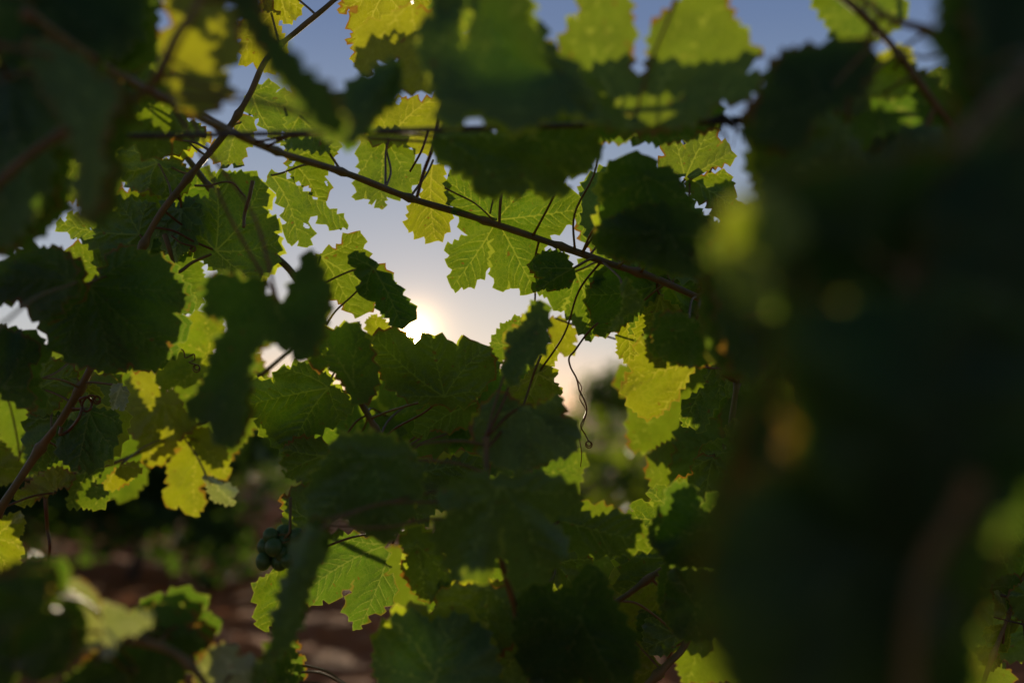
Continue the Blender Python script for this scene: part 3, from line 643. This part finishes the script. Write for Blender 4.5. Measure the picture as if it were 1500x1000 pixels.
# small lit leaves lower right
L('M', 12, (1410, 750), [1295,770,1350,750,1400,745,1440,720,1445,760,1410,790,1405,850,1380,870,1350,830,1300,810], .94, 0, mat='young', amp=.6)
L('M', 12, (1400, 700), [1350,600,1380,610,1395,660,1380,720,1350,720,1345,660], .94, 0, amp=.5)
L('M', 12, (1480, 620), [1400,620,1440,580,1520,560,1560,640,1500,740,1440,720], .92, 1)
L('M', 12, (1380, 830), [1255,850,1290,840,1340,850,1370,920,1330,950,1290,910], .94, 0, amp=.6)

L('O', 0, (1290, 140), [1180,180,1200,130,1250,110,1300,90,1360,110,1400,160,1390,230,1330,290,1270,300,1220,260,1190,220], .66, 0, mat='old', amp=.5)
L('O', 0, (1240, 185), [1120,180,1160,150,1220,170,1260,220,1250,290,1180,305,1120,275,1105,230], .60, 1, om='tender', amp=.8)
L('O', 0, (1330, 200), [1250,150,1300,120,1380,150,1400,230,1340,260,1280,240], .74, 0, mat='young', amp=.6)
# --- infill canopy behind (generic leaves), depth 1.05-1.35
inf = [
 # (shoot, J, tip, depth, width, lobes, shade)
 ('K', (60, 560), (40, 700), 1.2), ('K', (150, 600), (190, 740), 1.25), ('K', (330, 560), (330, 680), 1.22),
 ('C', (520, 640), (470, 760), 1.08), ('C', (570, 610), (650, 720), 1.10), ('C', (640, 570), (590, 690), 1.12), ('C', (720, 570), (690, 700), 1.12), ('C', (700, 600), (790, 690), 1.1),
 ('C', (760, 700), (830, 800), 1.1), ('C', (840, 780), (900, 850), 1.1),
 ('L', (760, 850), (700, 980), 1.05), ('L', (880, 900), (820, 1010), 1.05), ('L', (960, 860), (1040, 960), 1.08), ('L', (1040, 800), (1010, 900), 1.1),
 ('E', (1060, 640), (1110, 760), 1.08), ('E', (1100, 520), (1200, 600), 1.1), ('E', (1120, 640), (1230, 730), 1.12), ('E', (1060, 900), (1150, 1010), 1.1),
 ('B', (1130, 480), (1060, 580), 1.02), ('B', (1180, 520), (1290, 560), 1.05),
 ('B', (980, 420), (1020, 520), 1.03), ('B', (1040, 430), (960, 300), 1.05),
 ('E', (1090, 780), (1200, 860), 1.08), ('E', (1050, 700), (960, 800), 1.1),
 ('A', (180, 420), (80, 480), 1.02), ('A', (230, 330), (150, 380), 1.03), ('A', (210, 370), (300, 450), 1.03), ('A', (250, 300), (330, 360), 1.04),
 ('A', (120, 560), (40, 620), 1.03), ('A', (150, 480), (250, 520), 1.04),
 ('B', (220, 140), (120, 200), .80), ('B', (130, 90), (60, 190), .74), ('B', (200, 120), (160, 30), .76),
 ('O', (1420, 200), (1500, 100), .74), ('O', (1400, 330), (1490, 300), .8), ('O', (1380, 400), (1260, 330), .8),
 ('N', (1310, 700), (1400, 600), .55), ('N', (1320, 560), (1200, 600), .6), ('N', (1270, 860), (1160, 930), .6), ('N', (1250, 900), (1350, 980), .58),
 ('M', (1490, 860), (1380, 700), 1.02), ('M', (1450, 960), (1330, 900), 1.02), ('M', (1520, 800), (1440, 640), 1.02), ('N', (1300, 720), (1240, 560), .7),
 ('N', (1330, 400), (1420, 420), .7), ('N', (1360, 280), (1240, 250), .62), ('N', (1330, 480), (1240, 420), .66),
 ('I', (700, -40), (760, 60), .8), ('D', (770, 950), (690, 1040), .82),
]
for k_, (key, J, tip, d) in enumerate(inf):
    G(key, J, tip, d, 1.0, 0.45, 2 if d < .65 else 0, seed=300 + k_, tilt=(random.uniform(-.3, .3), random.uniform(-.3, .3)))

def fill(key, x0, y0, x1, y1, d0, d1, n, size=135):  # rows of added leaves that block sunlight from behind
    rnd = random.Random(n * 31 + int(x0))
    k = 0
    cols = max(1, int(math.sqrt(n * (x1 - x0) / (y1 - y0)))); rows = math.ceil(n / cols)
    for j in range(rows):
        for i in range(cols):
            x = x0 + (i + .5 + rnd.uniform(-.3, .3)) * (x1 - x0) / cols; y = y0 + (j + .3 + rnd.uniform(-.3, .3)) * (y1 - y0) / rows
            d = rnd.uniform(d0, d1); s = size * .93 / d * rnd.uniform(.75, 1.1); a = rnd.uniform(.5, 2.6)
            G(key, (x, y), (x + s * math.cos(a), y + s * math.sin(a)), d, 1.0, .45, 0, seed=500 + len(LEAVES), mat='leaf')
fill('R', 560, 800, 960, 880, 1.28, 1.42, 4)
fill('S', 960, 340, 1120, 600, 1.16, 1.30, 7)
fill('S', 1040, 560, 1200, 860, 1.16, 1.30, 8)
fill('T', 0, -20, 150, 280, 1.08, 1.22, 8)

# ------------------------------------------------------------------ build the leaves, each on its own petiole
cpos = np.array([tuple(p) for p, k in CANES]); ckey = [k for p, k in CANES]
def project(v):
    q = v - CAM; dd = q.y * cp + q.z * sp_
    return 750 + q.x / dd * FPX, 500 - (-q.y * sp_ + q.z * cp) / dd * FPX, dd
def add_leaf(key, J, pts, d, kw):
    rnd = random.Random(int(J[0] * 13 + J[1] * 7) + kw.get('seed', 0))
    kw = dict(kw); kw.setdefault('seed', rnd.randrange(9999))
    kw.setdefault('tilt', (rnd.uniform(-.35, .35), rnd.uniform(-.35, .35)))
    kw.setdefault('curl', rnd.uniform(-.12, .16)); kw.setdefault('wave', rnd.uniform(.003, .006))
    me, Jw = make_leaf(J, pts, d, **kw)
    S = SHOOTS[key]
    dist = [(p - Jw).length for p in S['path']]
    i = int(np.argmin(dist))
    if dist[i] > .15:
        da = np.sqrt(((cpos - np.array(Jw)) ** 2).sum(1)); j = int(np.argmin(da))
        if da[j] < dist[i] * .7:
            S = SHOOTS[ckey[j]]; dist = [(p - Jw).length for p in S['path']]; i = int(np.argmin(dist))
    STAT.setdefault('pet', []).append((round(min(dist), 3), key, tuple(int(a) for a in J), d))
    # leave the cane a little away from the nearest point so the petiole slants
    i2 = min(len(S['path']) - 1, max(0, i + rnd.choice([-3, 3])))
    A = S['path'][i2] - Jw
    o = link('leaf', me, S['root'], Jw - Vector(S['root'].location))
    Ln = max(A.length, .01)
    mid1 = A * .35 + Vector((rnd.uniform(-.05, .05), 0.03, rnd.uniform(.0, .08))) * Ln
    mid2 = A * .72 + Vector((rnd.uniform(-.04, .04), 0.02, rnd.uniform(.0, .06))) * Ln
    path = catmull([(0, .0005, 0), tuple(mid1), tuple(mid2), tuple(A)], 6)
    n = len(path)
    rads = [0.0010 + 0.0004 * abs(q / (n - 1) - .4) + (0.0009 if q == n - 1 else 0) for q in range(n)]
    vs, fs = tube_geo(path, rads, 6)
    link('petiole', mesh('petiole', vs, fs, M['red'] if rnd.random() < .5 else M['cane']), o)
    return o
def occluder(l, t, sc_, seed, om='old'):
    """an added leaf t metres behind this one, put on the sun side to shade it"""
    cx = sum(p[0] for p in l['pts']) / len(l['pts']); cy = sum(p[1] for p in l['pts']) / len(l['pts'])
    v = P(cx, cy, l['d']) + SUNDIR * t
    qx, qy, qd = project(v); f = l['d'] / qd * sc_
    R = max(math.hypot(p[0] - cx, p[1] - cy) for p in l['pts'])
    pts = [(qx + (x - cx) * f, qy + (y - cy) * f) for x, y in l['pts']]
    J = (qx + (l['J'][0] - cx) * f, qy + (l['J'][1] - cy) * f)
    add_leaf(l['key'], J, pts, qd, dict(seed=seed, mat=om, h=.005 if l['d'] < .6 else .0035, tilt=(0, 0), curl=0, wave=.003, amp=.8))
for q, l in enumerate(LEAVES):
    om = l['kw'].pop('om', 'old')
    add_leaf(l['key'], l['J'], l['pts'], l['d'], l['kw'])
    for k_ in range(l['shade']): occluder(l, l['d'] * (.03 + .03 * k_), .99, 700 + q, om)  # extra leaves added only to shade this one
print('leaves', STAT['leaves'], 'verts', STAT['verts'], 'time', round(time.time() - T0, 1))
print('long petioles', [p for p in sorted(STAT['pet'], reverse=True) if p[0] > .13][:40])

# ------------------------------------------------------------------ tendrils, grape bunch
def tendril(key, way, r0=.0007, r1=.0003, mat='red', coil=None, name='tendril'):
    pts = [tuple(P(*w_)) for w_ in way]
    path = catmull(pts, 8)
    if coil:
        n_, rad_ = coil; e = np.array(path[-1])
        for q in range(1, n_ * 12):
            a = q / 12 * 2 * math.pi; rr_ = rad_ * (1 - .5 * q / (n_ * 12))
            path.append(e + np.array([rr_ * math.sin(a), q * .00012, -rr_ * (1 - math.cos(a))]))
    n = len(path); S = SHOOTS[key]['root']
    tube(name, path, [r0 + (r1 - r0) * i / n for i in range(n)], M[mat], S, 6)
def zz(r, d, *c): return [(*rp(r, (c[i], c[i + 1])), d + .004 * math.sin(i * 1.9)) for i in range(0, len(c), 2)]
tendril('E', zz(5, .93, 1400,420,1366,452,1335,490,1300,540,1276,570,1282,610,1308,660,1320,710,1340,750,1352,790,1340,830,1326,865,1345,900,1360,930), .0011, .0005, coil=(2, .0035))
tendril('E', zz(5, .932, 1308,660,1330,700,1322,745,1350,800,1338,850,1320,905,1330,980,1325,1040), .0006, .0004)
tendril('A', zz(4, .93, 690,420,730,460,752,485,750,515,790,540,800,570,835,555,838,580,815,590,845,600), .0007, .0005, coil=(2, .004))
tendril('A', zz(4, .90, 265,870,262,900,300,880,340,830,355,780,345,750,375,740,395,760,390,790,368,800,355,770,380,735,415,735), .0016, .0008, coil=(2, .004))
tendril('C', zz(1, .93, 840,800,900,800,960,785,1005,790,1040,830,1060,850), .0012, .0007, 'cane')
tendril('C', zz(1, .93, 1090,780,1075,850,1055,920,1050,980), .0020, .0014, 'cane')
tendril('A', zz(4, .95, 710,40,730,100,745,160,770,200,830,160,910,125), .0026, .0012, 'cane')
tendril('A', zz(4, .94, 740,45,780,75,830,90), .0010, .0006, 'red', coil=(2, .003))
tendril('K', zz(7, 1.0, 195,180,200,260,205,340,215,400,210,470,215,520), .0022, .0012, 'red')
tendril('B', zz(2, .92, 1000,690,985,780,950,860,935,920), .0011, .0009, 'red')
tendril('B', zz(2, .92, 990,810,980,870,975,960), .0016, .0015, 'cane')
tendril('B', zz(2, .90, 740,810,800,840,860,870,910,910,950,950), .0009, .0007, 'red')
tendril('B', zz(2, .86, 735,440,715,500,700,580,680,660,650,740,620,850), .0016, .0016, 'red')
tendril('B', zz(2, .90, 670,560,640,650,590,740), .0012, .0010, 'red')
tendril('E', zz(5, .93, 1155,560,1130,620,1110,680,1075,790), .0014, .0012, 'cane')
tendril('L', zz(9, .92, 45,490,25,550,0,620,-30,720), .0016, .0018, 'red')
tendril('M', zz(12, .93, 1540,680,1480,740,1440,740,1380,725,1340,715), .0012, .0007, 'wood')
tendril('M', zz(12, .93, 1370,620,1420,640,1450,690,1471,760,1480,860), .0014, .0012, 'wood')
def grapes(key, r, top, d, spots, rad):
    S = SHOOTS[key]['root']
    T_ = P(*rp(r, top), d)
    rnd = random.Random(4)
    pts = [P(*rp(r, (x, y)), d + dz) for x, y, dz in spots]
    geo_ = []; vs, fs = [], []
    p0 = tube_geo([tuple(Vector((0, 0, .03))), (0, 0, 0), tuple(pts[len(pts) // 2] - T_), tuple(pts[-1] - T_)], [.0014, .0014, .001, .0007], 6)
    vs += p0[0]; fs += p0[1]
    for p in pts:
        q = tube_geo([(0, 0, (p - T_).z * .6), tuple((p - T_) * .8), tuple(p - T_)], [.0007, .0006, .0006], 5)
        o_ = len(vs); vs += q[0]; fs += [tuple(a + o_ for a in f) for f in q[1]]
    b = link('grape_bunch', mesh('grape_bunch', vs, fs, M['cane']), S, T_ - Vector(S.location))
    b['label'] = 'small bunch of unripe green grapes hanging in the shade'
    import bmesh
    bm_ = bmesh.new(); bmesh.ops.create_uvsphere(bm_, u_segments=20, v_segments=14, radius=rad)
    gm = bpy.data.meshes.new('grape'); bm_.to_mesh(gm); bm_.free(); gm.materials.append(M['grape'])
    gm.polygons.foreach_set('use_smooth', [True] * len(gm.polygons))
    for p in pts:
        g = link('grape', gm, b, p - T_); g.scale = (rnd.uniform(.85, 1.05),) * 2 + (rnd.uniform(.95, 1.15),)
grapes('C', 7, (1250, 350), .86, [(1165, 365, 0), (1225, 385, .005), (1140, 412, .004), (1180, 415, -.006), (1240, 425, .01), (1215, 440, 0), (1270, 400, .012), (1135, 475, 0), (1205, 478, .004), (1245, 470, -.003), (1170, 455, .012), (1260, 440, 0), (1225, 350, .01), (1280, 370, .004)], .0073)
def twigs(r, d, n, x0, x1, y0, y1, label):
    rt = thing('dry_tendril', label, 'dry tendril', P(*rp(r, (x0, y0)), d)); rnd = random.Random(9)
    vs, fs = [], []
    o0 = rt.location
    for q in range(n):
        x = rnd.uniform(x0, x1)
        w_ = [(x + rnd.uniform(-60, 20), y0 + rnd.uniform(-25, 5)), (x, y0 + rnd.uniform(-12, 15)), (x + rnd.uniform(20, 60), y0 + rnd.uniform(5, 50)), (x + rnd.uniform(20, 110), y0 + (y1 - y0) * rnd.uniform(.3, 1))]
        pa = catmull([tuple(P(*rp(r, p), d + rnd.uniform(-.01, .01)) - o0) for p in w_], 6)
        v, f = tube_geo(pa, [.0009 * (1.2 - i / len(pa)) for i in range(len(pa))], 5); o_ = len(vs); vs += v; fs += [tuple(a + o_ for a in g) for g in f]
    link('tendril_coil', mesh('tendril_coil', vs, fs, M['wood']), rt)
twigs(3, .68, 26, 680, 900, 520, 640, 'tangle of dry grey tendrils wound on the wire against the sky, right of centre')

# ------------------------------------------------------------------ trellis wire
tube('trellis_wire', catmull([P(*q) for q in [(-200, 214, .66), (60, 203, .66), (500, 194, .68), (700, 188, .68), (900, 182, .68), (1100, 178, .68), (1300, 178, .68), (1700, 178, .68)]], 6),
     [.0020] * 43, M['wire'])
o = bpy.data.objects['trellis_wire']; o['label'] = 'dark steel trellis wire stretched level across the upper part of the canopy'; o['category'] = 'wire'

# ------------------------------------------------------------------ ground
def ground():
    ys = np.concatenate([np.linspace(-6, 3, 10), np.linspace(3.2, 16, 160), np.geomspace(16.5, 4000, 50)])
    xs = np.concatenate([-np.geomspace(3000, 7, 30), np.linspace(-6.8, 6.8, 150), np.geomspace(7, 3000, 30)])
    rs = np.random.RandomState(3)
    X, Y = np.meshgrid(xs, ys)
    near = ((np.abs(X) < 7) & (Y > 3) & (Y < 16.2)).astype(float)
    Z = np.zeros_like(X)
    for f, a in ((1.1, .03), (2.7, .02), (6.1, .014), (13, .010)):
        for _ in range(3):
            th, p = rs.rand() * 6.28, rs.rand() * 6.28
            Z += a * np.sin(f * (X * np.cos(th) + Y * np.sin(th)) * 2 + p)
    Z = Z * near * .7 + near * rs.rand(*Z.shape) * .03
    vs = np.stack([X.ravel(), Y.ravel(), Z.ravel()], 1).tolist(); nx = len(xs)
    fs = [(j * nx + i, j * nx + i + 1, (j + 1) * nx + i + 1, (j + 1) * nx + i) for j in range(len(ys) - 1) for i in range(nx - 1)]
    o = link('ground', mesh('ground', vs, fs, M['soil'])); o['kind'] = 'structure'
ground()

# ------------------------------------------------------------------ further vine rows and a tree
def foliage_mesh(n, ext, size, seed, shape='row', mat='leaf'):
    rs = np.random.RandomState(seed)
    clumps = []
    k = max(8, n // 60)
    for _ in range(k):
        if shape == 'row': c = (rs.uniform(-1, 1) * ext[0], rs.normal() * ext[1] * .5, rs.uniform(0, 1) ** .8 * ext[2])
        else:
            v = rs.normal(size=3); v /= np.linalg.norm(v); r = rs.rand() ** .4
            c = (v[0] * ext[0] * r, v[1] * ext[1] * r, ext[2] * (1 + v[2] * r) * .5)
        clumps.append(c)
    # a five lobed leaf blade of ten points round a centre
    prof = [(0, 1), (22, .6), (55, .85), (85, .55), (125, .6), (180, .15), (235, .6), (275, .55), (305, .85), (338, .6)]
    base = np.array([(0, 0, 0)] + [(r * math.cos(math.radians(a)), r * math.sin(math.radians(a)), -.12 * r * r) for a, r in prof])
    vs, fs = [], []
    for i in range(n):
        c = clumps[rs.randint(k)]
        s = size * rs.uniform(.6, 1.15)
        p = np.array(c) + rs.normal(size=3) * size * 2.0
        if shape == 'row': p[2] = min(max(p[2], -0.12), ext[2] + .25)
        a, b, g = rs.uniform(0, 6.28), rs.normal() * .6, rs.normal() * .6
        Rm = np.array(Matrix.Rotation(a, 3, 'Z') @ Matrix.Rotation(1.2 + b, 3, 'X') @ Matrix.Rotation(g * 3, 3, 'Z'))
        q = (base * s) @ Rm.T + p
        o = len(vs); vs.extend(q.tolist())
        fs.extend([(o, o + 1 + j, o + 1 + (j + 1) % 10) for j in range(10)])
    me = bpy.data.meshes.new('foliage'); me.from_pydata(vs, [], fs); me.materials.append(M[mat])
    at = me.attributes.new('vein', 'FLOAT', 'POINT'); at.data.foreach_set('value', np.full(len(vs), .01, np.float32))
    ae = me.attributes.new('edge', 'FLOAT', 'POINT'); ae.data.foreach_set('value', np.full(len(vs), .02, np.float32))
    uvl = me.uv_layers.new(name='uv')
    V = np.array(vs); li = np.empty(len(me.loops), np.int32); me.loops.foreach_get('vertex_index', li)
    uvl.data.foreach_set('uv', V[li][:, [0, 2]].astype(np.float32).ravel())
    return me
def trunk_mesh(h, r, seed):
    rnd = random.Random(seed)
    path = catmull([(0, 0, -.05), (rnd.uniform(-.05, .05), rnd.uniform(-.04, .04), h * .35), (rnd.uniform(-.07, .07), 0, h * .7), (0, 0, h)], 5)
    n = len(path); rads = [r * (1.25 - .5 * i / n) * rnd.uniform(.88, 1.12) for i in range(n)]
    vs, fs = tube_geo(path, rads, 9)
    for s in (-1, 1):
        p2 = catmull([(0, 0, h - .04), (s * .18, 0, h + .06), (s * .5, 0, h + .08), (s * .85, .02, h + .1)], 4)
        v2, f2 = tube_geo(p2, [r * .6 * (1 - .4 * i / len(p2)) for i in range(len(p2))], 7)
        o = len(vs); vs += v2; fs += [tuple(a + o for a in f) for f in f2]
    return mesh('trunk', vs, fs, M['wood'])
def vine(x, y, ztop, n, seed, label, zb=.5, grp=None):
    grp = grp or ('vines beyond the soil, left' if x < 0 else 'vines behind the gap, right')
    r = thing('grapevine', label, 'grapevine', (x, y, 0), grp)
    link('trunk', trunk_mesh(.62, .03, seed), r)
    link('foliage', foliage_mesh(n, (.85, .34, ztop - zb), .075, seed, mat='old' if x < 0 else 'young'), r, (0, 0, zb))  # leaf tone carries the light: darkened on the left, brightened on the right
ROW1 = 7.0
xs_ = [-5.8, -4.2, -2.6, .45, 2.05, 3.65]
for i, x in enumerate(xs_):
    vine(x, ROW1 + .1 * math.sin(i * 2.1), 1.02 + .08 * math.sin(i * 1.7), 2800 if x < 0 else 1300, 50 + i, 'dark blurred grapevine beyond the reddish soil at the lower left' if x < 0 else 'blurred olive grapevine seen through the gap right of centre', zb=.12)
for i, x in enumerate([-6.1, -4.5, -2.9, 3.2, 4.8]):
    vine(x, 9.6, 1.05 + .08 * math.sin(i), 1000, 80 + i, 'blurred grapevine of the second row further back', grp='vines of the second row')
def tree(px, py_top, Y, h, wdt, seed, label):
    x = (px - 750) / FPX * Y
    r = thing('tree', label, 'tree', (x, Y, 0), 'trees beyond the vineyard')
    tr_ = catmull([(0, 0, -.1), (.1, 0, h * .25), (0, .1, h * .6)], 5)
    vs, fs = tube_geo(tr_, [wdt * .05 * (1.2 - .6 * i / len(tr_)) for i in range(len(tr_))], 8)
    link('trunk', mesh('trunk', vs, fs, M['wood']), r)
    link('crown', foliage_mesh(1500, (wdt / 2, wdt / 2, h * .8), wdt * .06, seed, 'tree', 'old'), r, (0, 0, h * .22))
tree(885, 545, 38, 2.6, 2.4, 5, 'round dark tree blurred on the horizon right of the sun')
tree(955, 560, 46, 2.7, 3.6, 6, 'low broad tree blurred on the horizon behind the yellow leaf')
tree(640, 570, 60, 2.6, 4.0, 7, 'distant low tree under the sun hidden behind leaves')
tree(420, 560, 55, 2.4, 4.5, 8, 'distant tree left of the sun against the orange horizon')
